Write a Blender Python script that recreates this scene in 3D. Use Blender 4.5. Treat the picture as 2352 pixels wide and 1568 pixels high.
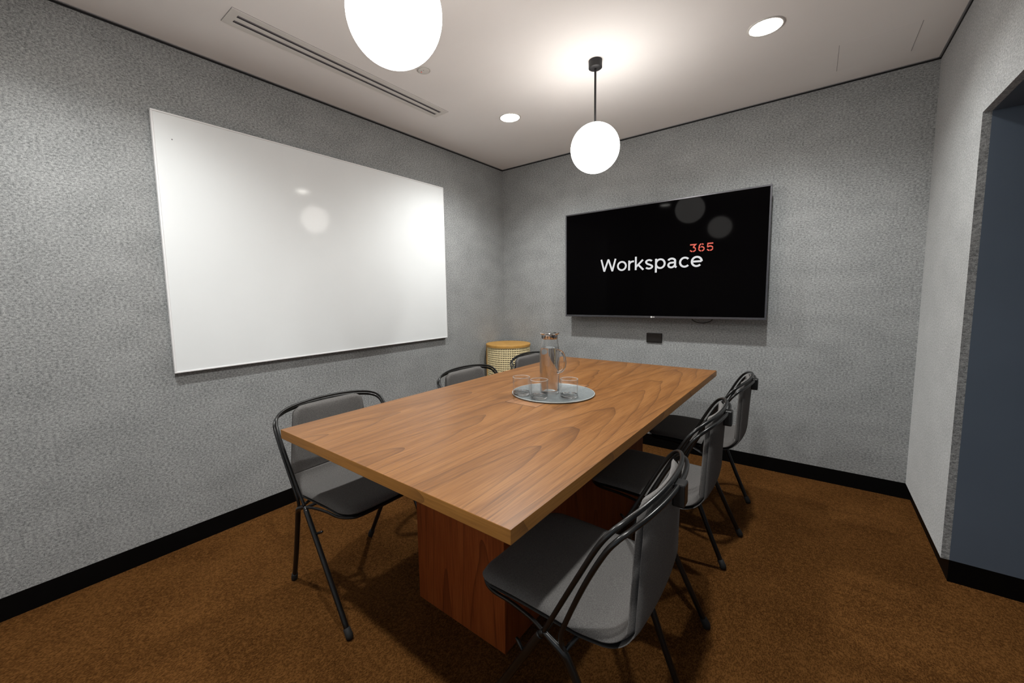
import bpy, bmesh, math, random
from mathutils import Vector, Matrix
for o in list(bpy.data.objects): bpy.data.objects.remove(o)
random.seed(7)
SC = bpy.context.scene
COL = SC.collection
PI = math.pi

# ---------------------------------------------------------------- camera
yaw, pitch, roll = -0.6744, 0.0972, -0.0193
cy_, sy_, cp_, sp_ = math.cos(yaw), math.sin(yaw), math.cos(pitch), math.sin(pitch)
fwd = Vector((sy_*cp_, cy_*cp_, -sp_)); right = Vector((cy_, -sy_, 0)); up = right.cross(fwd)
r2 = right*math.cos(roll) + up*math.sin(roll); u2 = -right*math.sin(roll) + up*math.cos(roll)
cam = bpy.data.cameras.new('camera'); camo = bpy.data.objects.new('camera', cam); COL.objects.link(camo)
camo.matrix_world = Matrix(((r2.x, u2.x, -fwd.x, 2.4017), (r2.y, u2.y, -fwd.y, -3.2408), (r2.z, u2.z, -fwd.z, 1.2253), (0, 0, 0, 1)))
cam.sensor_width = 36; cam.lens = 927.87/2352*36; cam.clip_start = 0.02
cam.shift_x = 50.45/2352; cam.shift_y = -16.46/2352
SC.camera = camo

# ---------------------------------------------------------------- world, exposure
w = bpy.data.worlds.new('world'); SC.world = w; w.use_nodes = True
w.node_tree.nodes['Background'].inputs[0].default_value = (0.62, 0.82, 1.0, 1)   # cool ambient fill, reaches the room only through the added rear window
w.node_tree.nodes['Background'].inputs[1].default_value = 0.6
SC.view_settings.view_transform = 'Standard'; SC.view_settings.look = 'None'
SC.view_settings.exposure = 0.0; SC.view_settings.gamma = 1; SC.view_settings.use_curve_mapping = False
P_DOWN = 68.0        # watts of each recessed downlight
P_GLOBE = 16.5        # radiance of the opal globes

W, H = 2.869, 2.419
BB = 0.094           # skirting height
YR = -4.3            # rear wall
DY = -0.831          # start of the entry opening
HD = 1.873           # head of the entry opening

# ---------------------------------------------------------------- materials
def new_mat(name):
    m = bpy.data.materials.new(name); m.use_nodes = True
    return m, m.node_tree.nodes, m.node_tree.links, m.node_tree.nodes['Principled BSDF']
def plain(name, col, rough=0.5, metal=0.0, ior=1.45, emit=None, est=1.0, noise=0.0, nscale=60, bump=0.0, coat=0.0):
    m, N, L, b = new_mat(name)
    b.inputs['Base Color'].default_value = (*col, 1); b.inputs['Roughness'].default_value = rough
    b.inputs['Metallic'].default_value = metal; b.inputs['IOR'].default_value = ior
    b.inputs['Coat Weight'].default_value = coat
    if emit: b.inputs['Emission Color'].default_value = (*emit, 1); b.inputs['Emission Strength'].default_value = est
    if noise or bump:
        tc = N.new('ShaderNodeTexCoord'); nz = N.new('ShaderNodeTexNoise'); nz.inputs['Scale'].default_value = nscale
        nz.inputs['Detail'].default_value = 4; L.new(tc.outputs['Object'], nz.inputs['Vector'])
        if noise:
            cr = N.new('ShaderNodeValToRGB'); cr.color_ramp.elements[0].position = .3; cr.color_ramp.elements[1].position = .7
            cr.color_ramp.elements[0].color = (*[c*(1-noise) for c in col], 1)
            cr.color_ramp.elements[1].color = (*[min(1, c*(1+noise)) for c in col], 1)
            L.new(nz.outputs['Fac'], cr.inputs['Fac']); L.new(cr.outputs['Color'], b.inputs['Base Color'])
        if bump:
            bp = N.new('ShaderNodeBump'); bp.inputs['Strength'].default_value = bump; bp.inputs['Distance'].default_value = .002
            L.new(nz.outputs['Fac'], bp.inputs['Height']); L.new(bp.outputs['Normal'], b.inputs['Normal'])
    return m
def nmath(N, L, op, a, b=None, c=None):
    n = N.new('ShaderNodeMath'); n.operation = op
    for i, v in enumerate((a, b, c)):
        if v is None: continue
        if isinstance(v, (int, float)): n.inputs[i].default_value = v
        else: L.new(v, n.inputs[i])
    return n.outputs[0]
def felt_mat(name, lo, mid, hi):
    """pressed wool felt: fine fibres over a soft mottling"""
    m, N, L, b = new_mat(name)
    tc = N.new('ShaderNodeTexCoord')
    n1 = N.new('ShaderNodeTexNoise'); n1.inputs['Scale'].default_value = 92; n1.inputs['Detail'].default_value = 6; n1.inputs['Roughness'].default_value = .72
    n2 = N.new('ShaderNodeTexNoise'); n2.inputs['Scale'].default_value = 330; n2.inputs['Detail'].default_value = 3
    n3 = N.new('ShaderNodeTexNoise'); n3.inputs['Scale'].default_value = 5; n3.inputs['Detail'].default_value = 3
    mp = N.new('ShaderNodeMapping'); mp.inputs['Scale'].default_value = (1, 1, 1.7); L.new(tc.outputs['Object'], mp.inputs['Vector'])
    for n in (n1, n2, n3): L.new(mp.outputs['Vector'], n.inputs['Vector'])
    s = nmath(N, L, 'MULTIPLY', n1.outputs['Fac'], .58)
    s = nmath(N, L, 'MULTIPLY_ADD', n2.outputs['Fac'], .34, s)
    s = nmath(N, L, 'MULTIPLY_ADD', n3.outputs['Fac'], .08, s)
    cr = N.new('ShaderNodeValToRGB'); e = cr.color_ramp.elements
    e[0].position = .39; e[0].color = (*lo, 1); e[1].position = .61; e[1].color = (*hi, 1)
    k = e.new(.5); k.color = (*mid, 1)
    L.new(s, cr.inputs['Fac']); L.new(cr.outputs['Color'], b.inputs['Base Color'])
    b.inputs['Roughness'].default_value = .95; b.inputs['Specular IOR Level'].default_value = .15
    b.inputs['Sheen Weight'].default_value = .6; b.inputs['Sheen Roughness'].default_value = .35
    bp = N.new('ShaderNodeBump'); bp.inputs['Strength'].default_value = .10; bp.inputs['Distance'].default_value = .002
    L.new(s, bp.inputs['Height']); L.new(bp.outputs['Normal'], b.inputs['Normal'])
    return m
def carpet_mat():
    m, N, L, b = new_mat('brown_loop_carpet')
    tc = N.new('ShaderNodeTexCoord')
    n1 = N.new('ShaderNodeTexNoise'); n1.inputs['Scale'].default_value = 60; n1.inputs['Detail'].default_value = 6; n1.inputs['Roughness'].default_value = .7
    n2 = N.new('ShaderNodeTexNoise'); n2.inputs['Scale'].default_value = 4.5; n2.inputs['Detail'].default_value = 3
    v = N.new('ShaderNodeTexVoronoi'); v.inputs['Scale'].default_value = 260
    mp = N.new('ShaderNodeMapping'); mp.inputs['Scale'].default_value = (1, .55, 1)
    for n in (n1, n2): L.new(tc.outputs['Object'], n.inputs['Vector'])
    L.new(tc.outputs['Object'], mp.inputs['Vector']); L.new(mp.outputs['Vector'], v.inputs['Vector'])
    s = nmath(N, L, 'MULTIPLY', n1.outputs['Fac'], .55)
    s = nmath(N, L, 'MULTIPLY_ADD', n2.outputs['Fac'], .22, s)
    s = nmath(N, L, 'MULTIPLY_ADD', v.outputs['Distance'], .35, s)
    cr = N.new('ShaderNodeValToRGB'); e = cr.color_ramp.elements
    e[0].position = .36; e[0].color = (.031, .0112, .0022, 1); e[1].position = .70; e[1].color = (.130, .056, .0155, 1)
    k = e.new(.52); k.color = (.073, .0295, .0075, 1)
    L.new(s, cr.inputs['Fac']); L.new(cr.outputs['Color'], b.inputs['Base Color'])
    b.inputs['Roughness'].default_value = 1; b.inputs['Specular IOR Level'].default_value = .05
    bp = N.new('ShaderNodeBump'); bp.inputs['Strength'].default_value = .5; bp.inputs['Distance'].default_value = .004
    L.new(s, bp.inputs['Height']); L.new(bp.outputs['Normal'], b.inputs['Normal'])
    return m
def wood_mat(name, base, dark, light, axis='Y', leaf=.26, rough=.36, rings=1.0, fine=1.0, spec=.5):
    """flat-sawn veneer: leaves across the grain, each cut through growth rings -> cathedrals"""
    m, N, L, b = new_mat(name)
    tc = N.new('ShaderNodeTexCoord'); sp = N.new('ShaderNodeSeparateXYZ'); L.new(tc.outputs['Object'], sp.inputs[0])
    if axis == 'Y': u, v = sp.outputs['X'], sp.outputs['Y']
    elif axis == 'Z': u, v = nmath(N, L, 'ADD', sp.outputs['X'], sp.outputs['Y']), sp.outputs['Z']
    else: u, v = sp.outputs['Z'], nmath(N, L, 'ADD', sp.outputs['X'], sp.outputs['Y'])
    ul = nmath(N, L, 'DIVIDE', nmath(N, L, 'ADD', u, 10.07), leaf)
    idx = nmath(N, L, 'FLOOR', ul); fr = nmath(N, L, 'SUBTRACT', nmath(N, L, 'FRACT', ul), .5)
    wn = N.new('ShaderNodeTexWhiteNoise'); wn.noise_dimensions = '1D'; L.new(idx, wn.inputs['W'])
    cmb = N.new('ShaderNodeCombineXYZ'); L.new(nmath(N, L, 'MULTIPLY', u, 3.2), cmb.inputs[0]); L.new(nmath(N, L, 'MULTIPLY', v, .9), cmb.inputs[1]); L.new(nmath(N, L, 'MULTIPLY', idx, 3.7), cmb.inputs[2])
    nz = N.new('ShaderNodeTexNoise'); nz.inputs['Scale'].default_value = 1.0; nz.inputs['Detail'].default_value = 3; L.new(cmb.outputs[0], nz.inputs['Vector'])
    h = nmath(N, L, 'MULTIPLY_ADD', v, .62, nmath(N, L, 'MULTIPLY', wn.outputs['Value'], 1.3))
    h = nmath(N, L, 'MULTIPLY_ADD', nz.outputs['Fac'], .75, h)
    off = nmath(N, L, 'MULTIPLY', nmath(N, L, 'SUBTRACT', wn.outputs['Value'], .5), .5)
    uu = nmath(N, L, 'ADD', fr, off)
    r = nmath(N, L, 'SQRT', nmath(N, L, 'ADD', nmath(N, L, 'MULTIPLY', nmath(N, L, 'MULTIPLY', uu, uu), 5.0), nmath(N, L, 'MULTIPLY', h, h)))
    ph = nmath(N, L, 'FRACT', nmath(N, L, 'MULTIPLY', r, 6.0*rings))
    line = nmath(N, L, 'POWER', ph, 12.0)
    c2 = N.new('ShaderNodeCombineXYZ'); L.new(nmath(N, L, 'MULTIPLY', u, 210.0*fine), c2.inputs[0]); L.new(nmath(N, L, 'MULTIPLY', v, 7.0), c2.inputs[1])
    nf = N.new('ShaderNodeTexNoise'); nf.inputs['Scale'].default_value = 1.0; nf.inputs['Detail'].default_value = 4; L.new(c2.outputs[0], nf.inputs['Vector'])
    c3 = N.new('ShaderNodeCombineXYZ'); L.new(nmath(N, L, 'MULTIPLY', u, 14.0), c3.inputs[0]); L.new(nmath(N, L, 'MULTIPLY', v, 1.2), c3.inputs[1])
    nb = N.new('ShaderNodeTexNoise'); nb.inputs['Scale'].default_value = 1.0; nb.inputs['Detail'].default_value = 3; L.new(c3.outputs[0], nb.inputs['Vector'])
    brt = nmath(N, L, 'ADD', nmath(N, L, 'MULTIPLY', nf.outputs['Fac'], .5), nmath(N, L, 'MULTIPLY', nb.outputs['Fac'], .5))
    brt = nmath(N, L, 'MULTIPLY_ADD', ph, -.045, brt)
    cr = N.new('ShaderNodeValToRGB'); e = cr.color_ramp.elements
    e[0].position = .30; e[0].color = (*[(a+d)/2 for a, d in zip(base, dark)], 1); e[1].position = .58; e[1].color = (*light, 1)
    k = e.new(.45); k.color = (*base, 1); L.new(brt, cr.inputs['Fac'])
    mx = N.new('ShaderNodeMix'); mx.data_type = 'RGBA'; L.new(nmath(N, L, 'MULTIPLY', line, .62), mx.inputs['Factor'])
    L.new(cr.outputs['Color'], mx.inputs[6]); mx.inputs[7].default_value = (*dark, 1)
    L.new(mx.outputs[2], b.inputs['Base Color'])
    b.inputs['Roughness'].default_value = rough; b.inputs['Specular IOR Level'].default_value = spec
    return m
def thin_glass(name, tint=(1, 1, 1), k=1.0):
    m = bpy.data.materials.new(name); m.use_nodes = True; N, L = m.node_tree.nodes, m.node_tree.links
    N.clear(); out = N.new('ShaderNodeOutputMaterial'); tr = N.new('ShaderNodeBsdfTransparent'); gl = N.new('ShaderNodeBsdfGlossy')
    tr.inputs[0].default_value = (*tint, 1); gl.inputs['Roughness'].default_value = .03
    fr = N.new('ShaderNodeLayerWeight'); fr.inputs['Blend'].default_value = .5; mx = N.new('ShaderNodeMixShader')
    L.new(nmath(N, L, 'MULTIPLY_ADD', nmath(N, L, 'POWER', fr.outputs['Facing'], 3.5), .75*k, .035), mx.inputs[0]); L.new(tr.outputs[0], mx.inputs[1]); L.new(gl.outputs[0], mx.inputs[2]); L.new(mx.outputs[0], out.inputs[0])
    return m

M = {}
M['felt'] = felt_mat('grey_wool_felt', (.115, .121, .123), (.282, .290, .291), (.465, .472, .470))
M['ceiling'] = plain('ceiling_paint', (.86, .835, .82), .9, noise=.015, nscale=3)
M['black_base'] = plain('black_skirting', (.0016, .0015, .0015), .55, ior=1.2, noise=.2, nscale=12)
M['black_gap'] = plain('black_shadow_gap', (.008, .008, .009), .7)
M['grey_bead'] = plain('grey_bead', (.30, .30, .31), .5, metal=.3)
M['carpet'] = carpet_mat()
M['navy'] = plain('navy_paint', (.098, .127, .168), .55, noise=.04, nscale=4)
M['board'] = plain('whiteboard_enamel', (.79, .815, .825), .08, ior=1.22, noise=.01, nscale=4)
M['board_frame'] = plain('white_aluminium', (.82, .82, .83), .35, noise=.02, nscale=30)
M['board_back'] = plain('dark_backing', (.035, .032, .03), .8)
M['screen'] = plain('screen_glass', (.0012, .0010, .0012), .05, ior=1.075)
M['bezel'] = plain('brushed_dark_bezel', (.10, .10, .11), .30, metal=.85, noise=.08, nscale=90)
M['tv_body'] = plain('tv_back_plastic', (.01, .01, .011), .5)
M['txt_white'] = plain('screen_white_text', (0, 0, 0), .5, emit=(.68, .68, .69), est=1.0)
M['txt_red'] = plain('screen_coral_text', (0, 0, 0), .5, emit=(.72, .105, .068), est=1.0)
M['black_plastic'] = plain('black_plastic', (.010, .010, .010), .3)
M['black_metal'] = plain('black_powdercoat', (.006, .006, .006), .28, ior=1.5, noise=.1, nscale=120)
M['black_rubber'] = plain('black_rubber', (.012, .012, .012), .7)
M['pendant_black'] = plain('matt_black_metal', (.012, .011, .012), .55)
M['fabric'] = plain('charcoal_wool', (.118, .112, .108), .95, noise=.32, nscale=420, bump=.3)
M['fabric_edge'] = plain('charcoal_piping', (.03, .028, .027), .85)
M['wood'] = wood_mat('walnut_veneer', (.195, .082, .024), (.065, .028, .012), (.26, .118, .038), rough=.36, rings=.8, leaf=.33, spec=.3)
M['wood_edge'] = wood_mat('veneer_edge_band', (.27, .115, .020), (.12, .046, .009), (.34, .15, .03), axis='E', leaf=.5, rings=.6, rough=.5)
M['pedestal'] = wood_mat('red_brown_veneer', (.25, .055, .010), (.09, .018, .003), (.32, .08, .017), axis='Z', leaf=.20, rings=.45, rough=.5, spec=.3)
M['hatch_wood'] = wood_mat('hatch_veneer', (.25, .115, .046), (.09, .04, .02), (.33, .16, .068), leaf=.5, rough=.36)
M['cane'] = plain('woven_cane', (.86, .72, .42), .6, noise=.10, nscale=150)
M['oak'] = plain('golden_oak', (.50, .27, .065), .5, noise=.10, nscale=25)
M['dark_inside'] = plain('dark_lining', (.006, .004, .003), .9)
M['tray'] = plain('grey_tray', (.185, .205, .21), .38, noise=.22, nscale=130, metal=.2)
M['tray_rim'] = plain('tray_rim', (.34, .37, .37), .35, noise=.05)
M['steel'] = plain('polished_steel', (.72, .70, .68), .12, metal=1.0)
M['glass'] = thin_glass('clear_glass', k=1.0)
m, N, L, b = new_mat('water'); b.inputs['Transmission Weight'].default_value = 1; b.inputs['IOR'].default_value = 1.33; b.inputs['Roughness'].default_value = 0; M['water'] = m
m, N, L, b = new_mat('thick_glass'); b.inputs['Transmission Weight'].default_value = 1; b.inputs['IOR'].default_value = 1.4; b.inputs['Roughness'].default_value = 0.02; M['thick_glass'] = m
M['glass_rim'] = plain('glass_rim_highlight', (.75, .76, .76), .08, ior=1.5); M['glass_rim'].node_tree.nodes['Principled BSDF'].inputs['Transmission Weight'].default_value = .55  # whitish body colour paints in the bright highlight along the rim
M['vent_white'] = plain('vent_white', (.70, .68, .65), .6, noise=.02, nscale=20)
M['vent_dark'] = plain('vent_dark', (.03, .028, .03), .7)
M['vent_grey'] = plain('vent_blade_grey', (.20, .18, .20), .5)
M['globe'] = plain('lit_opal_glass', (.8, .8, .8), .4, emit=(1.0, .955, .90), est=P_GLOBE)
M['lens'] = plain('lit_lamp_lens', (.8, .8, .8), .5, emit=(1.0, .97, .90), est=85.0)
M['red_led'] = plain('red_indicator', (.5, .1, .08), .5, emit=(.9, .25, .2), est=.5)
M['logo_red'] = plain('logo_red', (.35, .01, .03), .4)
M['logo_white'] = plain('logo_white', (.8, .8, .8), .4)

# ---------------------------------------------------------------- mesh helpers
def link(name, bm, mat, parent=None, smooth=False, loc=None, angle=None):
    me = bpy.data.meshes.new(name); bmesh.ops.recalc_face_normals(bm, faces=bm.faces); bm.to_mesh(me); bm.free()
    o = bpy.data.objects.new(name, me); COL.objects.link(o)
    for mm in (mat if isinstance(mat, (list, tuple)) else [mat]): me.materials.append(M[mm])
    if parent: o.parent = parent
    if loc: o.location = loc
    if smooth:
        me.polygons.foreach_set('use_smooth', [True]*len(me.polygons))
        if angle: me.set_sharp_from_angle(angle=math.radians(angle))
    return o
def tag(o, label, cat, group=None):
    o['label'] = label; o['category'] = cat
    if group: o['group'] = group
    return o
def thing(name, loc, label, cat, group=None, rz=0):
    o = bpy.data.objects.new(name, None); COL.objects.link(o); o.location = loc; o.rotation_euler.z = rz
    o.empty_display_size = .1
    return tag(o, label, cat, group)
def struct(name, bm, mat, **k):
    o = link(name, bm, mat, **k)
    if not k.get('parent'): o['kind'] = 'structure'
    return o
def box(bm, x0, x1, y0, y1, z0, z1, bev=0, seg=2):
    vs = [bm.verts.new((x, y, z)) for x in (x0, x1) for y in (y0, y1) for z in (z0, z1)]
    fs = [bm.faces.new([vs[i] for i in f]) for f in ((0, 1, 3, 2), (4, 6, 7, 5), (0, 4, 5, 1), (2, 3, 7, 6), (0, 2, 6, 4), (1, 5, 7, 3))]
    if bev:
        es = list({e for f in fs for e in f.edges})
        bmesh.ops.bevel(bm, geom=es, offset=bev, segments=seg, profile=.5, affect='EDGES')
    return bm
def nb(): return bmesh.new()
def lathe(bm, prof, c=(0, 0, 0), n=48, closed=False):
    rings = []
    for r, z in prof:
        if r < 1e-6: rings.append([bm.verts.new((c[0], c[1], c[2]+z))])
        else: rings.append([bm.verts.new((c[0]+r*math.cos(2*PI*i/n), c[1]+r*math.sin(2*PI*i/n), c[2]+z)) for i in range(n)])
    pr = list(zip(rings, rings[1:])) + ([(rings[-1], rings[0])] if closed else [])
    for a, b_ in pr:
        for i in range(n):
            j = (i+1) % n
            if len(a) == 1 and len(b_) == 1: continue
            if len(a) == 1: bm.faces.new((a[0], b_[i], b_[j]))
            elif len(b_) == 1: bm.faces.new((a[i], a[j], b_[0]))
            else: bm.faces.new((a[i], a[j], b_[j], b_[i]))
    return bm
def spline(pts, n=8):
    """Catmull-Rom through the points"""
    P = [Vector(p) for p in pts]; P = [P[0]*2-P[1]] + P + [P[-1]*2-P[-2]]; out = []
    for i in range(1, len(P)-2):
        a, b_, c, d = P[i-1:i+3]
        for k in range(n):
            t = k/n
            out.append(.5*((2*b_) + (c-a)*t + (2*a-5*b_+4*c-d)*t*t + (3*b_-a-3*c+d)*t**3))
    out.append(P[-2]); return out
def tube(bm, pts, r, n=10, closed=False):
    P = [Vector(p) for p in pts]; R = r if isinstance(r, (list, tuple)) else [r]*len(P)
    T = []
    for i in range(len(P)):
        a = P[i-1] if (i or closed) else P[i]; b_ = P[(i+1) % len(P)] if (i < len(P)-1 or closed) else P[i]
        T.append((b_-a).normalized())
    ref = Vector((0, 0, 1)) if abs(T[0].z) < .9 else Vector((1, 0, 0))
    x = T[0].cross(ref).normalized(); rings = []
    for i in range(len(P)):
        x = (x - T[i]*x.dot(T[i])).normalized(); y = T[i].cross(x)
        rings.append([bm.verts.new(P[i] + (x*math.cos(2*PI*k/n) + y*math.sin(2*PI*k/n))*R[i]) for k in range(n)])
    for a, b_ in list(zip(rings, rings[1:])) + ([(rings[-1], rings[0])] if closed else []):
        for k in range(n): bm.faces.new((a[k], a[(k+1) % n], b_[(k+1) % n], b_[k]))
    if not closed:
        bm.faces.new(rings[0]); bm.faces.new(list(reversed(rings[-1])))
    return bm
def copy_tree(o, parent=None):
    c = o.copy(); COL.objects.link(c)
    if parent: c.parent = parent
    for ch in [k for k in ALL_CHILD(o)]: copy_tree(ch, c)
    return c
def ALL_CHILD(o): return [k for k in bpy.data.objects if k.parent == o]

# ---------------------------------------------------------------- room shell
XE = 3.75
struct('floor', box(nb(), -.1, XE+.1, YR-.1, .1, -.1, 0), 'carpet')
struct('ceiling', box(nb(), -.1, XE+.1, YR-.1, .1, H, H+.1), 'ceiling')
struct('wall_left', box(nb(), -.1, 0, YR-.1, .1, BB, H), 'felt')
struct('wall_back', box(nb(), 0, W, 0, .1, BB, H), 'felt')
bm = nb(); box(bm, W, W+.024, DY, 0, BB, H); box(bm, W, W+.024, -2.45, DY, HD, H); box(bm, W, W+.024, YR, -2.45, BB, H)
struct('wall_right', bm, 'felt')
bm = nb(); box(bm, W+.024, XE, DY, .1, BB, HD); box(bm, XE, XE+.1, YR, .1, BB, HD); box(bm, W+.024, XE, YR, -2.45, BB, HD)
struct('wall_entry', bm, 'navy')
struct('trim_8', box(nb(), W+.024, XE+.1, YR, .1, HD, H-.002), 'navy')
WX0, WX1, WZ0, WZ1 = 1.95, 2.82, .25, 2.15      # added window, unseen behind the photographer, lets in ambient fill
bm = nb(); box(bm, 0, WX0, YR-.1, YR, BB, H); box(bm, WX1, W, YR-.1, YR, BB, H); box(bm, WX0, WX1, YR-.1, YR, BB, WZ0); box(bm, WX0, WX1, YR-.1, YR, WZ1, H)
struct('wall_rear', bm, 'ceiling')
bm = nb()
for a in ((WX0, WX1, WZ0, WZ0+.04), (WX0, WX1, WZ1-.04, WZ1), (WX0, WX0+.04, WZ0+.04, WZ1-.04), (WX1-.04, WX1, WZ0+.04, WZ1-.04)): box(bm, a[0], a[1], YR-.07, YR-.03, a[2], a[3])
wf = struct('fill_window_1', bm, 'black_metal')
link('fill_window_pane', box(nb(), WX0+.04, WX1-.04, YR-.053, YR-.047, WZ0+.04, WZ1-.04), 'glass', wf)
pl = bpy.data.lights.new('fill_portal', 'AREA'); pl.shape = 'RECTANGLE'; pl.size = WX1-WX0-.08; pl.size_y = WZ1-WZ0-.08; pl.cycles.is_portal = True  # portal for sampling the fill light of the added window
po = bpy.data.objects.new('fill_portal', pl); COL.objects.link(po); po.location = ((WX0+WX1)/2, YR-.02, (WZ0+WZ1)/2); po.rotation_euler = (PI/2, 0, 0)
struct('baseboard_left', box(nb(), -.1, -.001, YR-.1, .1, 0, BB), 'black_base')
struct('baseboard_back', box(nb(), -.001, W+.024, .001, .1, 0, BB), 'black_base')
struct('baseboard_right', box(nb(), W+.0235, XE, DY+.0005, .1, 0, BB), 'black_base')
bm = nb(); box(bm, XE, XE+.1, YR, .1, 0, BB); box(bm, W+.024, XE, YR, -2.45, 0, BB); box(bm, 0, W, YR-.1, YR, 0, BB)
struct('baseboard_rear', bm, 'black_base')
# shadow gap between felt and ceiling, with a slim bead
for i, (a, b_) in enumerate((((0, .0035, YR, 0), (0, .010, YR, 0)), ((0, W, -.0035, 0), (0, W, -.010, 0)), ((W-.0035, W, YR, 0), (W-.010, W, YR, 0)))):
    struct('trim_%d' % (i*2+1), box(nb(), *a, H-.011, H-.0035), 'black_gap')
    struct('trim_%d' % (i*2+2), box(nb(), *b_, H-.0035, H), 'grey_bead')

# ---------------------------------------------------------------- downlights
def downlight(x, y, label):
    t = thing('recessed_downlight', (x, y, H), label, 'ceiling light', 'recessed ceiling downlights')
    link('trim_ring', lathe(nb(), [(.062, -.001), (.064, -.004), (.072, -.003), (.073, 0)], n=48), 'vent_white', t, True)
    link('lens', lathe(nb(), [(0, -.0025), (.0625, -.0025)], n=48), 'lens', t)
    l = bpy.data.lights.new('lamp', 'SPOT'); l.energy = P_DOWN; l.color = (.99, 1, .98); l.spot_size = math.radians(146); l.spot_blend = .85; l.shadow_soft_size = .03
    o = bpy.data.objects.new('lamp', l); COL.objects.link(o); o.parent = t; o.location = (0, 0, -.035)
downlight(.738, -.898, 'round lit recessed downlight in the ceiling near the back left corner')
downlight(2.176, -.900, 'round lit recessed downlight in the ceiling near the right wall')
downlight(.738, -3.0, 'recessed downlight near the left wall behind the photographer')
downlight(2.176, -3.0, 'recessed downlight above and behind the photographer')

# ---------------------------------------------------------------- pendants
def pendant(x, y, z, label):
    t = thing('globe_pendant', (x, y, H), label, 'pendant light', 'globe pendant lights over the table')
    ca = link('ceiling_canopy', lathe(nb(), [(0, -.040), (.030, -.040), (.034, -.037), (.034, 0), (0, 0)], n=40), 'pendant_black', t, True, angle=40)
    for a in (.5, 2.6, 4.7):
        link('screw', lathe(nb(), [(0, -.0015), (.003, -.001), (.0035, 0)], (.022*math.cos(a), .022*math.sin(a), -.040), 12), 'black_plastic', ca, True)
    rod = lathe(nb(), [(0, -.03), (.0055, -.03), (.0055, z-H+.12), (0, z-H+.12)], n=20)
    link('rod', rod, 'pendant_black', t, True, angle=40)
    link('collar', lathe(nb(), [(0, .133), (.008, .133), (.011, .130), (.011, .1225), (0, .1225)], (0, 0, z-H), 24), 'pendant_black', t, True, angle=40)
    R = .125
    link('globe_shade', lathe(nb(), [(R*math.sin(PI*i/32), -R*math.cos(PI*i/32)) for i in range(33)], (0, 0, z-H), 64), 'globe', t, True)
pendant(1.4665, -1.156, 1.983, 'lit white globe pendant on a black rod, whole in view near the screen')
pendant(1.4995, -2.491, 1.969, 'large lit white globe pendant cut off by the top of the photo')

# ---------------------------------------------------------------- ceiling fittings
t = thing('air_vent', (.4235, -1.865, H), 'long white ceiling air vent with two dark slots along the left wall', 'air vent')
bm = nb(); z0, z1 = -.004, 0
ya, yb = -.63, .63; xa, xb = -.062, .062
sl = [(-.0265, -.0155), (.0155, .0265)]      # slot centres
S1 = (-.034, -.012); S2 = (.009, .031)
for x0, x1 in ((xa, S1[0]), (S1[1], S2[0]), (S2[1], xb)): box(bm, x0, x1, ya, yb, z0, z1)
for x0, x1 in (S1, S2):
    box(bm, x0, x1, ya, -.597, z0, z1); box(bm, x0, x1, .597, yb, z0, z1)
link('vent_frame', bm, 'vent_white', t)
for x0, x1 in (S1, S2):
    link('slot', box(nb(), x0, x1, -.597, .597, -.0012, 0), 'vent_dark', t)
    link('blade', box(nb(), x0+.0125, x1, -.596, .596, -.0032, -.0012), 'vent_grey', t)
link('edge_gap', box(nb(), xa-.0012, xb+.0012, ya-.0012, yb+.0012, -.0006, 0), 'vent_grey', t)

t = thing('smoke_detector', (.728, -1.669, H), 'small round flush detector in the ceiling beside the near globe', 'smoke detector')
link('body', lathe(nb(), [(0, -.006), (.026, -.006), (.030, -.004), (.031, 0)], n=40), 'vent_white', t, True, angle=30)
link('ring', lathe(nb(), [(.0315, -.0005), (.0315, -.002), (.037, -.0015), (.038, 0)], n=40), 'vent_white', t, True)
link('seam', lathe(nb(), [(.0308, -.0012), (.0318, -.0012)], n=40), 'vent_grey', t)
link('indicator', lathe(nb(), [(0, -.0085), (.003, -.0075), (.0035, -.006)], (-.013, -.004, 0), 12), 'red_led', t, True)
for a in (1.0, 2.1): link('sounder_hole', lathe(nb(), [(0, -.0064), (.0022, -.0063), (.0022, -.006)], (.014*math.cos(a), -.010*math.sin(a), 0), 10), 'vent_dark', t)
t = thing('ceiling_hatch', (0, 0, H), 'flush access hatch in the ceiling shown by two hairline joints by the right corner', 'access hatch')
link('panel', box(nb(), 2.4475, 2.7335, -.486, -.182, -.0004, 0), 'ceiling', t)
for x in (2.4465, 2.7345): link('joint', box(nb(), x-.0007, x+.0007, -.486, -.182, -.0006, 0), 'vent_grey', t)


# ---------------------------------------------------------------- whiteboard
wy0, wy1, wz0, wz1 = -2.693, -.8415, .879, 2.092
t = thing('whiteboard', (0, (wy0+wy1)/2, wz0), 'large blank glossy whiteboard with slim white frame on the left wall', 'whiteboard')
def L_(o): o.location = (0, -(wy0+wy1)/2, -wz0); return o
L_(link('backing_panel', box(nb(), 0.002, .020, wy0+.03, wy1-.03, wz0+.02, wz1-.02), 'board_back', t))
L_(link('writing_surface', box(nb(), .018, .0285, wy0+.006, wy1-.006, wz0+.006, wz1-.006), 'board', t))
bm = nb(); f = .008
for a in ((wy0, wy1, wz0, wz0+f), (wy0, wy1, wz1-f, wz1), (wy0, wy0+f, wz0+f, wz1-f), (wy1-f, wy1, wz0+f, wz1-f)): box(bm, .012, .031, *a, bev=.0015, seg=1)
L_(link('frame', bm, 'board_frame', t))
L_(link('smudge', lathe(nb(), [(0, .0), (.003, .0)], (0, 0, 0), 10), 'vent_grey', t)).matrix_basis = Matrix.Translation((.0288, -2.62-(wy0+wy1)/2, 1.975-wz0)) @ Matrix.Rotation(PI/2, 4, 'Y')

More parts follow.
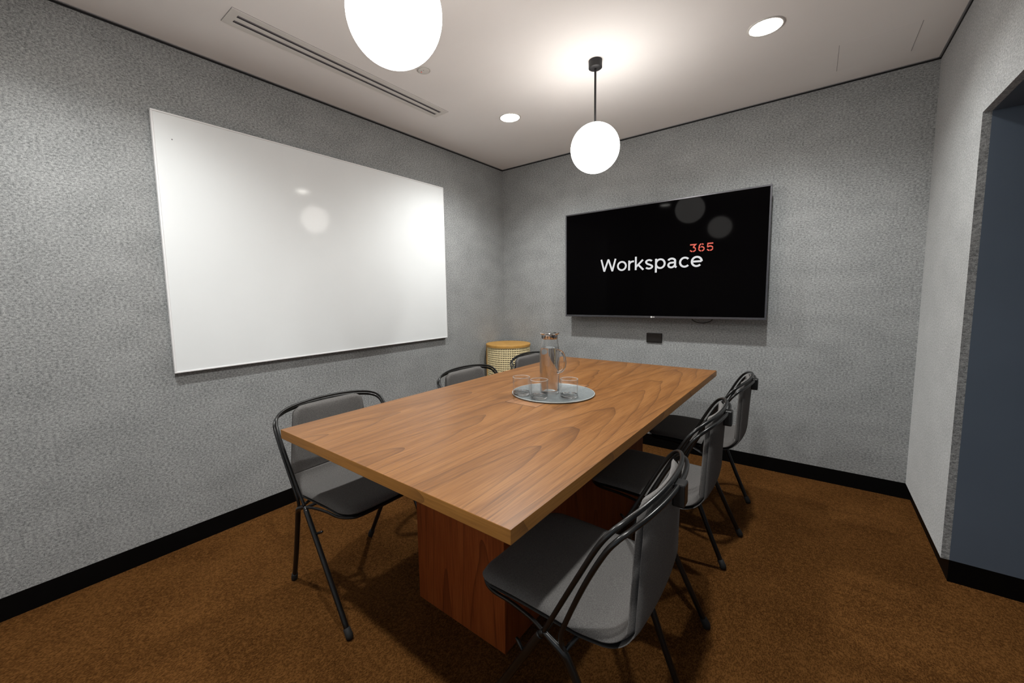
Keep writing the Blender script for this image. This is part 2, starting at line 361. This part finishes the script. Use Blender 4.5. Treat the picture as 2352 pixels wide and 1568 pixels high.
# ---------------------------------------------------------------- wall screen
tx0, tx1, tz0, tz1, TY = .737, 2.172, 1.029, 1.8795, -.107
t = thing('television', ((tx0+tx1)/2, 0, tz0), 'large black wall-mounted television showing a white and coral wordmark', 'television')
def T_(o): o.location = (-(tx0+tx1)/2, 0, -tz0); return o
bm = nb(); box(bm, tx0+.003, tx1-.003, TY+.004, TY+.032, tz0+.003, tz1-.003, .002, 1)
box(bm, tx0+.16, tx1-.16, TY+.032, TY+.062, tz0+.05, tz1-.22, .01, 2)
T_(link('housing', bm, 'tv_body', t))
T_(link('wall_mount', box(nb(), 1.25, 1.66, TY+.062, -.001, 1.3, 1.6), 'black_metal', t))
bm = nb(); f = .0105; g = .015
for a in ((tx0, tx1, tz0, tz0+g), (tx0, tx1, tz1-f, tz1), (tx0, tx0+f, tz0+g, tz1-f), (tx1-f, tx1, tz0+g, tz1-f)): box(bm, a[0], a[1], TY-.001, TY+.020, a[2], a[3], .0012, 1)
T_(link('bezel', bm, 'bezel', t))
scr = T_(link('screen', box(nb(), tx0+f-.001, tx1-f+.001, TY+.001, TY+.005, tz0+g-.001, tz1-f+.001), 'screen', t))
# wordmark drawn as strokes; x right, z up
def stroke(bm, pts, wd, S, closed=False, y=0.0):
    P = [Vector((a, b_)) for a, b_ in pts]; n = len(P); Lf, Rt = [], []
    for i in range(n):
        d0 = (P[i]-P[i-1]).normalized() if (i > 0 or closed) else None
        d1 = (P[(i+1) % n]-P[i]).normalized() if (i < n-1 or closed) else None
        if d0 is None: d0 = d1
        if d1 is None: d1 = d0
        n0 = Vector((-d0.y, d0.x)); n1 = Vector((-d1.y, d1.x)); m_ = (n0+n1)
        m_ = m_.normalized() if m_.length > 1e-6 else n0
        k = wd/2/max(.35, m_.dot(n0)); Lf.append(P[i]+m_*k); Rt.append(P[i]-m_*k)
    fr_, bk_ = [], []
    vs = lambda q, yy: bm.verts.new(S(q, yy))
    A = [vs(q, 0) for q in Lf]; B = [vs(q, 0) for q in Rt]; A2 = [vs(q, 1) for q in Lf]; B2 = [vs(q, 1) for q in Rt]
    for i in range(n if closed else n-1):
        j = (i+1) % n
        bm.faces.new((A[i], A[j], B[j], B[i])); bm.faces.new((A2[i], B2[i], B2[j], A2[j]))
        bm.faces.new((A[i], A2[i], A2[j], A[j])); bm.faces.new((B[i], B[j], B2[j], B2[i]))
    if not closed:
        bm.faces.new((A[0], B[0], B2[0], A2[0])); bm.faces.new((A[-1], A2[-1], B2[-1], B[-1]))
def arc(cx, cy, rx, ry, a0, a1, n=20):
    return [(cx+rx*math.cos(math.radians(a0+(a1-a0)*i/n)), cy+ry*math.sin(math.radians(a0+(a1-a0)*i/n))) for i in range(n+1)]
XH, SW = .775, .135
def glyph(c):
    h = SW/2; xm = XH/2
    if c == 'W': return 1.30, [([(.07, 1.0), (.32, .02)], 0), ([(.32, .02), (.64, .96)], 0), ([(.66, .96), (.97, .02)], 0), ([(.97, .02), (1.22, 1.0)], 0), ([(.30, .06), (.36, .06)], 0), ([(.93, .06), (1.01, .06)], 0), ([(.60, .93), (.70, .93)], 0)]
    if c == 'o': return .84, [(arc(.42, xm, .31, xm-h+.008, 0, 360, 36)[:-1], 1)]
    if c == 'r': return .50, [([(.14, 0), (.14, XH)], 0), (arc(.44, XH-.36, .30, .28, 180, 92, 10)+[(.50, XH-.08)], 0)]
    if c == 'k': return .76, [([(.14, 0), (.14, 1.04)], 0), ([(.16, .24), (.66, XH+.0)], 0), ([(.33, .40), (.70, 0)], 0)]
    if c == 's': return .70, [(arc(.345, XH-h-.145, .215, .150, 25, 180, 14) + [(.16, .50), (.22, .43), (.46, .33), (.55, .27)] + arc(.35, h+.150, .225, .155, 0, -155, 14), 0)]
    if c == 'p': return .86, [([(.14, -.27), (.14, XH)], 0), (arc(.44, xm, .30, xm-h+.008, 0, 360, 36)[:-1], 1)]
    if c == 'a': return .80, [(arc(.35, XH-h-.17, .23, .175, 165, 0, 14) + [(.58, .20), (.60, .10), (.68, .05)], 0), ([(.60, .43), (.40, .41)] + arc(.33, .235, .20, .175, 80, 300, 14) + [(.50, .13), (.59, .25)], 0)]
    if c == 'c': return .76, [(arc(.41, xm, .30, xm-h+.008, 42, 318, 30), 0)]
    if c == 'e': return .82, [([(.11, xm+.005), (.71, xm+.005)], 0), (arc(.41, xm, .305, xm-h+.008, 0, 316, 32), 0)]
def word(s, x0, x1, z0, cap, mat, name, parent):
    adv = 0; items = []
    for c in s:
        a, st = glyph(c)
        for pts, cl in st: items.append(([(p[0]+adv, p[1]) for p in pts], cl))
        adv += a
    k = (x1-x0)/(adv-.07-.06); bm = nb()
    S = lambda q, yy: (x0+(q.x-.0)*k, TY+.0008-(.0006 if yy == 0 else 0), z0+q.y*cap)
    for pts, cl in items: stroke(bm, pts, SW, S, bool(cl))
    return link(name, bm, mat, parent)
T_ = T_
word('Workspace', 1.049, 1.783, 1.3925, .0965, 'txt_white', 'screen_lettering', scr)['label'] = 'white lettering reading Workspace'
# stencil numerals 365
bm = nb(); nw = .021/.062
NS = (1.858-1.707)/3.42; NH = .0575
def NSx(off): return lambda q, yy: (1.707+(q.x+off)*NS, TY+.0008-(.0006 if yy == 0 else 0), 1.4955+q.y*NH)
sw = .15
stroke(bm, [(.05, .90), (.86, .90), (.50, .60)], sw, NSx(0))
stroke(bm, arc(.46, .33, .40, .245, 88, 5, 10), sw, NSx(0)); stroke(bm, arc(.46, .33, .40, .245, -5, -84, 10), sw, NSx(0)); stroke(bm, arc(.46, .33, .40, .245, -98, -160, 8), sw, NSx(0))
o6 = 1.22
stroke(bm, arc(.48, .33, .37, .245, 100, -82, 18), sw, NSx(o6)); stroke(bm, arc(.48, .33, .37, .245, -98, -180, 10) + [(.11, .50), (.18, .72)] + arc(.50, .62, .33, .29, 150, 100, 8), sw, NSx(o6))
stroke(bm, arc(.50, .62, .33, .29, 84, 42, 8), sw, NSx(o6)); stroke(bm, arc(.48, .33, .37, .245, 175, 118, 10), sw, NSx(o6))
o5 = 2.42
stroke(bm, [(.90, .90), (.16, .90), (.12, .52)], sw, NSx(o5)); stroke(bm, arc(.46, .33, .40, .25, 150, 8, 14), sw, NSx(o5))
stroke(bm, arc(.46, .33, .40, .25, -6, -84, 10), sw, NSx(o5)); stroke(bm, arc(.46, .33, .40, .25, -98, -160, 8), sw, NSx(o5))
link('screen_numerals', bm, 'txt_red', scr)['label'] = 'coral stencil numerals reading 365'
# maker's badge on the lower bezel: round mark and two letters
bm = nb(); bmesh.ops.create_circle(bm, cap_ends=True, radius=.0062, segments=20, matrix=Matrix.Translation((1.455, TY-.0022, tz0+.0075)) @ Matrix.Rotation(PI/2, 4, 'X'))
bz = [c for c in ALL_CHILD(t) if c.name.startswith('bezel')][0]
lg = link('badge', bm, 'logo_white', bz); lg['label'] = 'small round maker badge'
bm = nb(); S = lambda q, yy: (1.464+q.x*.0085, TY-.0024-(.0003 if yy == 0 else 0), tz0+.0035+q.y*.0085)
stroke(bm, [(.1, 1), (.1, .1), (.6, .1)], .22, S); stroke(bm, [(x+.85, z) for x, z in arc(.4, .5, .38, .42, 50, 340, 14)]+[(1.22, .45), (1.05, .45)], .22, S)
link('badge_letters', bm, 'logo_white', bz)
# power lead
cb = link('power_cable', tube(nb(), spline([(1.715, -.012, 1.10), (1.715, -.014, 1.03), (1.728, -.016, 1.008), (1.76, -.018, .996), (1.80, -.018, .996), (1.835, -.016, 1.008), (1.85, -.014, 1.03), (1.85, -.012, 1.1)], 6), .0028, 8), 'black_plastic', None, True)
tag(cb, 'thin black cable looping just below the wall-mounted screen', 'cable')
# power outlet
t = thing('power_outlet', (1.449, 0, .870), 'black double power point on the back wall below the screen', 'power outlet')
link('faceplate', box(nb(), -.0585, .0585, -.011, -.0005, -.037, .037, .003, 2), 'black_plastic', t)
link('insert', box(nb(), -.050, .050, -.0128, -.010, -.029, .029, .001, 1), 'black_plastic', t)
for x in (-.026, .026):
    link('rocker_switch', box(nb(), x-.006, x+.006, -.0155, -.0125, .012, .024, .001, 1), 'black_plastic', t)
    bm = nb()
    for dx, dz, rot in ((-.007, .0, .5), (.007, .0, -.5), (0, -.014, 0)):
        b2 = box(nb(), -.001, .001, -.0002, .0002, -.004, .004); me_ = bpy.data.meshes.new('tmp'); b2.transform(Matrix.Translation((x+dx, -.0131, dz-.004)) @ Matrix.Rotation(rot, 4, 'Y')); b2.to_mesh(me_); b2.free(); bm.from_mesh(me_); bpy.data.meshes.remove(me_)
    link('socket', bm, 'black_gap', t)

# ---------------------------------------------------------------- cane drum in the corner
dh, dr = .778, .2055
t = thing('cane_drum_table', (.2125, -.2365, 0), 'round cane-sided drum table with golden wood lid standing in the back left corner', 'side table')
link('lid', lathe(nb(), [(0, dh), (dr-.004, dh), (dr, dh-.004), (dr, dh-.022), (dr-.004, dh-.026), (0, dh-.026)], n=80), 'oak', t, True, angle=35)
link('base_ring', lathe(nb(), [(0, .0), (dr-.002, 0), (dr-.002, .028), (dr-.01, .03), (0, .03)], n=80), 'oak', t, True, angle=35)
link('lining', lathe(nb(), [(dr-.016, .028), (dr-.016, dh-.024)], n=64), 'dark_inside', t, True)
# woven cane wall: a sheet pierced by rows of holes
bm = nb(); n_u, n_v = 78, 38; rr = dr-.006; zz0, zz1 = .028, dh-.026; cu = 2*PI/n_u; cv = (zz1-zz0)/n_v
def cp3(u, v, r=None): r = r or rr; return (r*math.cos(u), r*math.sin(u), zz0+v)
for i in range(n_u):
    for j in range(n_v):
        uc, vc = (i+.5)*cu, (j+.5)*cv
        outer = [(-.5, -.5), (0, -.5), (.5, -.5), (.5, 0), (.5, .5), (0, .5), (-.5, .5), (-.5, 0)]
        inner = [(.33*math.cos(a), .30*math.sin(a)) for a in [math.radians(225+45*k) for k in range(8)]]
        o_ = [bm.verts.new(cp3(uc+a*cu, vc+b_*cv)) for a, b_ in outer]; i_ = [bm.verts.new(cp3(uc+a*cu, vc+b_*cv)) for a, b_ in inner]
        for k in range(8): bm.faces.new((o_[k], o_[(k+1) % 8], i_[(k+1) % 8], i_[k]))
bmesh.ops.remove_doubles(bm, verts=bm.verts, dist=.0002)
cn = link('cane_wall', bm, 'cane', t, True)
sm = cn.modifiers.new('thickness', 'SOLIDIFY'); sm.thickness = .002; sm.offset = -1
for a in (3.97, .83, 2.4):
    bm = nb(); R0, R1 = dr-.0065, dr-.001; da = .042; q = []
    for s_ in (-1, 1):
        for r_ in (R0, R1):
            for z_ in (.03, dh-.026): q.append(bm.verts.new((r_*math.cos(a+s_*da), r_*math.sin(a+s_*da), z_)))
    for f_ in ((0, 1, 3, 2), (4, 6, 7, 5), (0, 4, 5, 1), (2, 3, 7, 6), (0, 2, 6, 4), (1, 5, 7, 3)): bm.faces.new([q[i] for i in f_])
    link('upright', bm, 'oak', t)

# ---------------------------------------------------------------- table
TC = (1.424, -1.5511); TA = -.0131; ZT = .745; TW, TL, TH = 1.0564, 2.0971, .034
t = thing('meeting_table', (TC[0], TC[1], 0), 'long walnut veneer meeting table on a boxed pedestal in the middle of the room', 'table', rz=TA)
bm = nb(); box(bm, -TW/2, TW/2, -TL/2, TL/2, ZT-TH, ZT, .0012, 2)
top = link('tabletop', bm, ['wood', 'wood_edge'], t)
for p_ in top.data.polygons: p_.material_index = 0 if p_.normal.z > .7 else 1
link('pedestal', box(nb(), -.22, .22, -.677, .677, 0.001, ZT-TH, .001, 1), 'pedestal', t)
# cable hatch set into the top
hx0, hx1, hy0, hy1 = -.083, .078, -.256, .25
h_ = link('cable_hatch', box(nb(), hx0, hx1, hy0, hy1, ZT-.002, ZT+.0003), 'hatch_wood', top)
bm = nb(); g = .0019
for a in ((hx0-g, hx1+g, hy0-g, hy0), (hx0-g, hx1+g, hy1, hy1+g), (hx0-g, hx0, hy0, hy1), (hx1, hx1+g, hy0, hy1)): box(bm, *a, ZT-.002, ZT+.00035)
link('hatch_joint', bm, 'black_gap', top)

# ---------------------------------------------------------------- chairs
GC = 'black wire and charcoal wool chairs round the table'
def shell_path():
    # (ly, z, half width) along the middle of the pad from the front edge, round the bend, to the top
    pts = [(.222, .438), (.19, .443), (.10, .444), (0, .440), (-.08, .436), (-.135, .436)]
    c = (-.135, .512); R_ = .076
    for k in range(1, 8): a = math.radians(-90-10.5*k); pts.append((c[0]+R_*math.cos(a), c[1]+R_*math.sin(a)))
    last = pts[-1]
    for k in (.25, .5, .75, 1): pts.append((last[0]+(-.226-last[0])*k, last[1]+(.766-last[1])*k))
    return spline([(0, a, b_) for a, b_ in pts], 4)
def shell_part(path, i0, i1, cap0, cap1, thick, off=0.0, shrink=0.0):
    """loft a rounded slab cross-section along the path"""
    s = [0]
    for a, b_ in zip(path, path[1:]): s.append(s[-1]+(b_-a).length)
    T_len = s[-1]; bm = nb(); rings = []
    def half(x):
        u = x/T_len
        if u < .42: wv = .212
        elif u < .62: wv = .212 - .016*((u-.42)/.2)
        else: wv = .196 - .030*((u-.62)/.38)
        rc0, rc1 = .055, .030
        if x < rc0: wv -= rc0 - math.sqrt(max(0, rc0**2-(rc0-x)**2))
        if T_len-x < rc1: wv -= rc1 - math.sqrt(max(0, rc1**2-(rc1-(T_len-x))**2))
        return max(wv-shrink, .01)
    for i in range(i0, i1+1):
        p_ = path[i]; tg = (path[min(i+1, len(path)-1)]-path[max(i-1, 0)]).normalized(); nrm = Vector((0, tg.z, -tg.y))   # faces the sitter
        u = s[i]/T_len; hw = half(s[i]); conc = .014*max(0, (u-.45)/.55) + .006
        th_ = thick; e = min(s[i], T_len-s[i]); th_ *= .45+.55*min(1, (e/.02))**.5
        ring = []
        K = 14
        for side in (1, -1):
            for k in range(K+1):
                x = -hw + 2*hw*k/K if side == 1 else hw - 2*hw*k/K
                q = abs(x)/hw
                edge = math.sqrt(max(0, 1-max(0, (q-.93)/.07)**2))
                lift = conc*q*q
                ring.append(bm.verts.new(p_ + Vector((x, 0, 0)) + nrm*(off+lift+side*th_/2*max(edge, .12))))
        rings.append(ring)
    for a, b_ in zip(rings, rings[1:]):
        n = len(a)
        for k in range(n): bm.faces.new((a[k], a[(k+1) % n], b_[(k+1) % n], b_[k]))
    if cap0: bm.faces.new(rings[0])
    if cap1: bm.faces.new(list(reversed(rings[-1])))
    return bm
def make_chair():
    t = thing('dining_chair', (0, 0, 0), '', 'chair', GC)
    path = shell_path(); mid = 26
    link('seat', shell_part(path, 0, mid, True, False, .022), 'fabric', t, True)
    link('backrest', shell_part(path, mid, len(path)-1, False, True, .022), 'fabric', t, True)
    # thin black pan following the underside
    link('seat_pan', shell_part(path, 0, mid+6, True, False, .006, -.0142, .003), 'black_plastic', t, True)
    link('back_pan', shell_part(path, mid+6, len(path)-1, False, True, .006, -.0142, .003), 'fabric', t, True)
    half1 = [(.240, -.012, .424), (.246, -.045, .490), (.255, -.108, .615), (.258, -.152, .700), (.250, -.178, .738), (.224, -.200, .758), (.172, -.220, .770), (.09, -.236, .777), (0, -.241, .779)]
    path1 = spline(half1 + [(-x, y, z) for x, y, z in reversed(half1[:-1])], 6)
    half2 = [(.238, -.068, .398), (.241, -.058, .430), (.247, -.072, .480), (.257, -.124, .604), (.260, -.168, .692), (.252, -.192, .726), (.226, -.213, .744), (.172, -.233, .755), (.09, -.248, .761), (0, -.253, .763)]
    path2 = spline(half2 + [(-x, y, z) for x, y, z in reversed(half2[:-1])], 6)
    link('frame_hoop', tube(nb(), path1, .0060, 10), 'black_metal', t, True)
    link('frame_hoop', tube(nb(), path2, .0060, 10), 'black_metal', t, True)
    link('clip', box(nb(), -.020, .020, -.268, -.240, .712, .770, .004, 2), 'black_plastic', t)
    # rim under the front of the seat
    rim = [(.238, -.012, .422), (.226, .03, .427), (.214, .10, .429), (.208, .165, .429), (.186, .203, .428), (.145, .221, .426), (0, .225, .426)]
    link('seat_rim', tube(nb(), spline(rim + [(-x, y, z) for x, y, z in reversed(rim[:-1])], 5), .0052, 8), 'black_metal', t, True)
    bm = nb(); tube(bm, [(-.236, -.012, .420), (.236, -.012, .420)], .006, 8); tube(bm, [(-.236, -.066, .400), (-.15, -.085, .415), (.15, -.085, .415), (.236, -.066, .400)], .006, 8)
    link('cross_brace', bm, 'black_metal', t, True)
    for s_ in (-1, 1):
        for kind in ('front', 'rear'):
            if kind == 'front': P_ = [(s_*.240, -.012, .426), (s_*.2405, -.004, .414), (s_*.240, .010, .392), (s_*.234, .127, .19), (s_*.231, .238, .006)]
            else: P_ = [(s_*.240, -.012, .426), (s_*.241, -.036, .414), (s_*.240, -.064, .398), (s_*.235, -.082, .365), (s_*.213, -.165, .165), (s_*.197, -.235, .006)]
            pp_ = spline(P_, 4)
            lg_ = link('leg', tube(nb(), pp_, [.0065+.0035*min(1, k/8) for k in range(len(pp_))], 12), 'black_metal', t, True)
            e = Vector(P_[-1]); d = (Vector(P_[-2])-e).normalized()
            link('foot_cap', tube(nb(), [Vector((e.x, e.y, .0055)), e+Vector((0, 0, .004))+d*.006, e+d*.034, e+d*.036], [.0125, .0135, .0125, .0105], 12), 'black_rubber', lg_, True)
            if kind == 'front':
                link('peg', tube(nb(), [(s_*.237, .045, .332), (s_*.225, .072, .345), (s_*.224, .078, .349)], [.005, .005, .004], 8), 'black_metal', lg_, True)
    return t
chair = make_chair()
spots = [  # x, y, direction the chair faces, label
    (.912, -2.292, -PI/2+.012, 'charcoal wool chair at the near left corner of the table, by the whiteboard'),
    (.944, -1.410, -PI/2, 'middle chair on the whiteboard side, only its back top showing over the table'),
    (.957, -.712, -PI/2, 'charcoal chair in front of the cane drum table, back top just above the table'),
    (1.918, -2.235, PI/2+.02, 'nearest charcoal chair on the right, its seat half pushed under the table corner'),
    (1.915, -1.505, PI/2+.02, 'middle chair of the row on the right side of the table'),
    (1.932, -.790, PI/2+.02, 'farthest chair on the right side, standing nearest the back wall and screen')]
chairs = []
for i, (x, y, rz, lab) in enumerate(spots):
    c = chair if i == 0 else copy_tree(chair)
    c.location = (x, y, 0); c.rotation_euler.z = rz; c['label'] = lab; c['category'] = 'chair'; c['group'] = GC
    chairs.append(c)

# ---------------------------------------------------------------- tray, jug, tumblers
t = thing('round_tray', (1.436, -1.553, ZT+.0004), 'flat round grey tray at the middle of the table under the jug and glasses', 'tray')
link('tray_base', lathe(nb(), [(0, 0), (.190, 0), (.196, .0015), (.1975, .004), (.197, .0062), (.192, .0068), (.190, .0052), (0, .0052)], n=96), 'tray', t, True, angle=40)
link('rim', lathe(nb(), [(.1922, .0066), (.1945, .0078), (.1972, .0070), (.1978, .0045), (.1955, .0060)], n=96, closed=True), 'tray_rim', t, True)
ZTR = ZT+.0057
G3 = 'clear tumblers on the tray'
def tumbler(x, y, label, first=[None]):
    if first[0]:
        c = copy_tree(first[0]); c.location = (x, y, ZTR); c['label'] = label; c['category'] = 'glass'; c['group'] = G3; return
    t = thing('drinking_glass', (x, y, ZTR), label, 'glass', G3); first[0] = t
    r, h = .0405, .086
    link('glass_wall', lathe(nb(), [(r-.004, .0), (r, .006), (r, h-.001), (r-.0008, h), (r-.0016, h-.001), (r-.0018, .016), (r-.004, .0125)], n=64), 'glass', t, True)
    link('rim', lathe(nb(), [(r-.0008+.0011*math.cos(2*PI*k/8), h+.0011*math.sin(2*PI*k/8)) for k in range(8)], n=64, closed=True), 'glass_rim', t, True)
    link('glass_base', lathe(nb(), [(0, .0016), (.02, .0005), (r-.0045, .0), (r-.0006, .006), (r-.0022, .0155), (r-.008, .0118), (.02, .0095), (0, .009)], n=64), 'thick_glass', t, True)
tumbler(1.338, -1.679, 'clear glass tumbler, leftmost of the three on the tray')
tumbler(1.442, -1.688, 'clear glass tumbler nearest the camera, just in front of the jug')
tumbler(1.546, -1.598, 'clear glass tumbler to the right of the jug on the tray')

jx, jy = 1.436, -1.583
t = thing('water_jug', (jx, jy, ZTR), 'tall clear glass water jug with steel lid and looped handle on the tray', 'jug')
body = [(.0, .0), (.040, .0), (.0455, .004), (.0475, .012), (.0478, .10), (.0474, .20), (.0455, .222), (.041, .243), (.0385, .262), (.0385, .278), (.0400, .283)]
inner = [(r-.0022, max(z, .006)) for r, z in reversed(body[2:])] + [(0, .006)]
link('glass_body', lathe(nb(), body + inner, n=72), 'glass', t, True)
wt = [(0, .0075), (.042, .0078), (.0445, .013), (.0449, .10), (.0446, .200), (.0432, .219), (.0428, .2225), (0, .2225)]
link('water', lathe(nb(), wt, n=72), 'water', t, True, angle=50)
lid = [(0, .262), (.034, .262), (.0362, .265), (.0362, .283), (.043, .286), (.0455, .290), (.0445, .2925), (.036, .291), (.030, .2935), (0, .2955)]
ld = link('lid', lathe(nb(), lid, n=64), 'steel', t, True, angle=40)
bm = nb()
for k in range(16):
    a = 2*PI*k/16; box(bm, -.0012, .0012, -.0006, .0006, 0, .012); bmesh.ops.transform(bm, matrix=Matrix.Translation((.0366*math.cos(a), .0366*math.sin(a), .267)) @ Matrix.Rotation(a+PI/2, 4, 'Z'), verts=bm.verts[-8:])
link('strainer_slots', bm, 'dark_inside', ld)
hp = spline([(.044, 0, .213), (.060, .001, .210), (.078, .002, .196), (.086, .002, .168), (.084, .002, .140), (.070, .001, .118), (.046, 0, .108)], 6)
link('handle', tube(nb(), hp, [.0075]+[.0055]*(len(hp)-2)+[.0075], 12), 'thick_glass', t, True)
t.rotation_euler.z = -.12
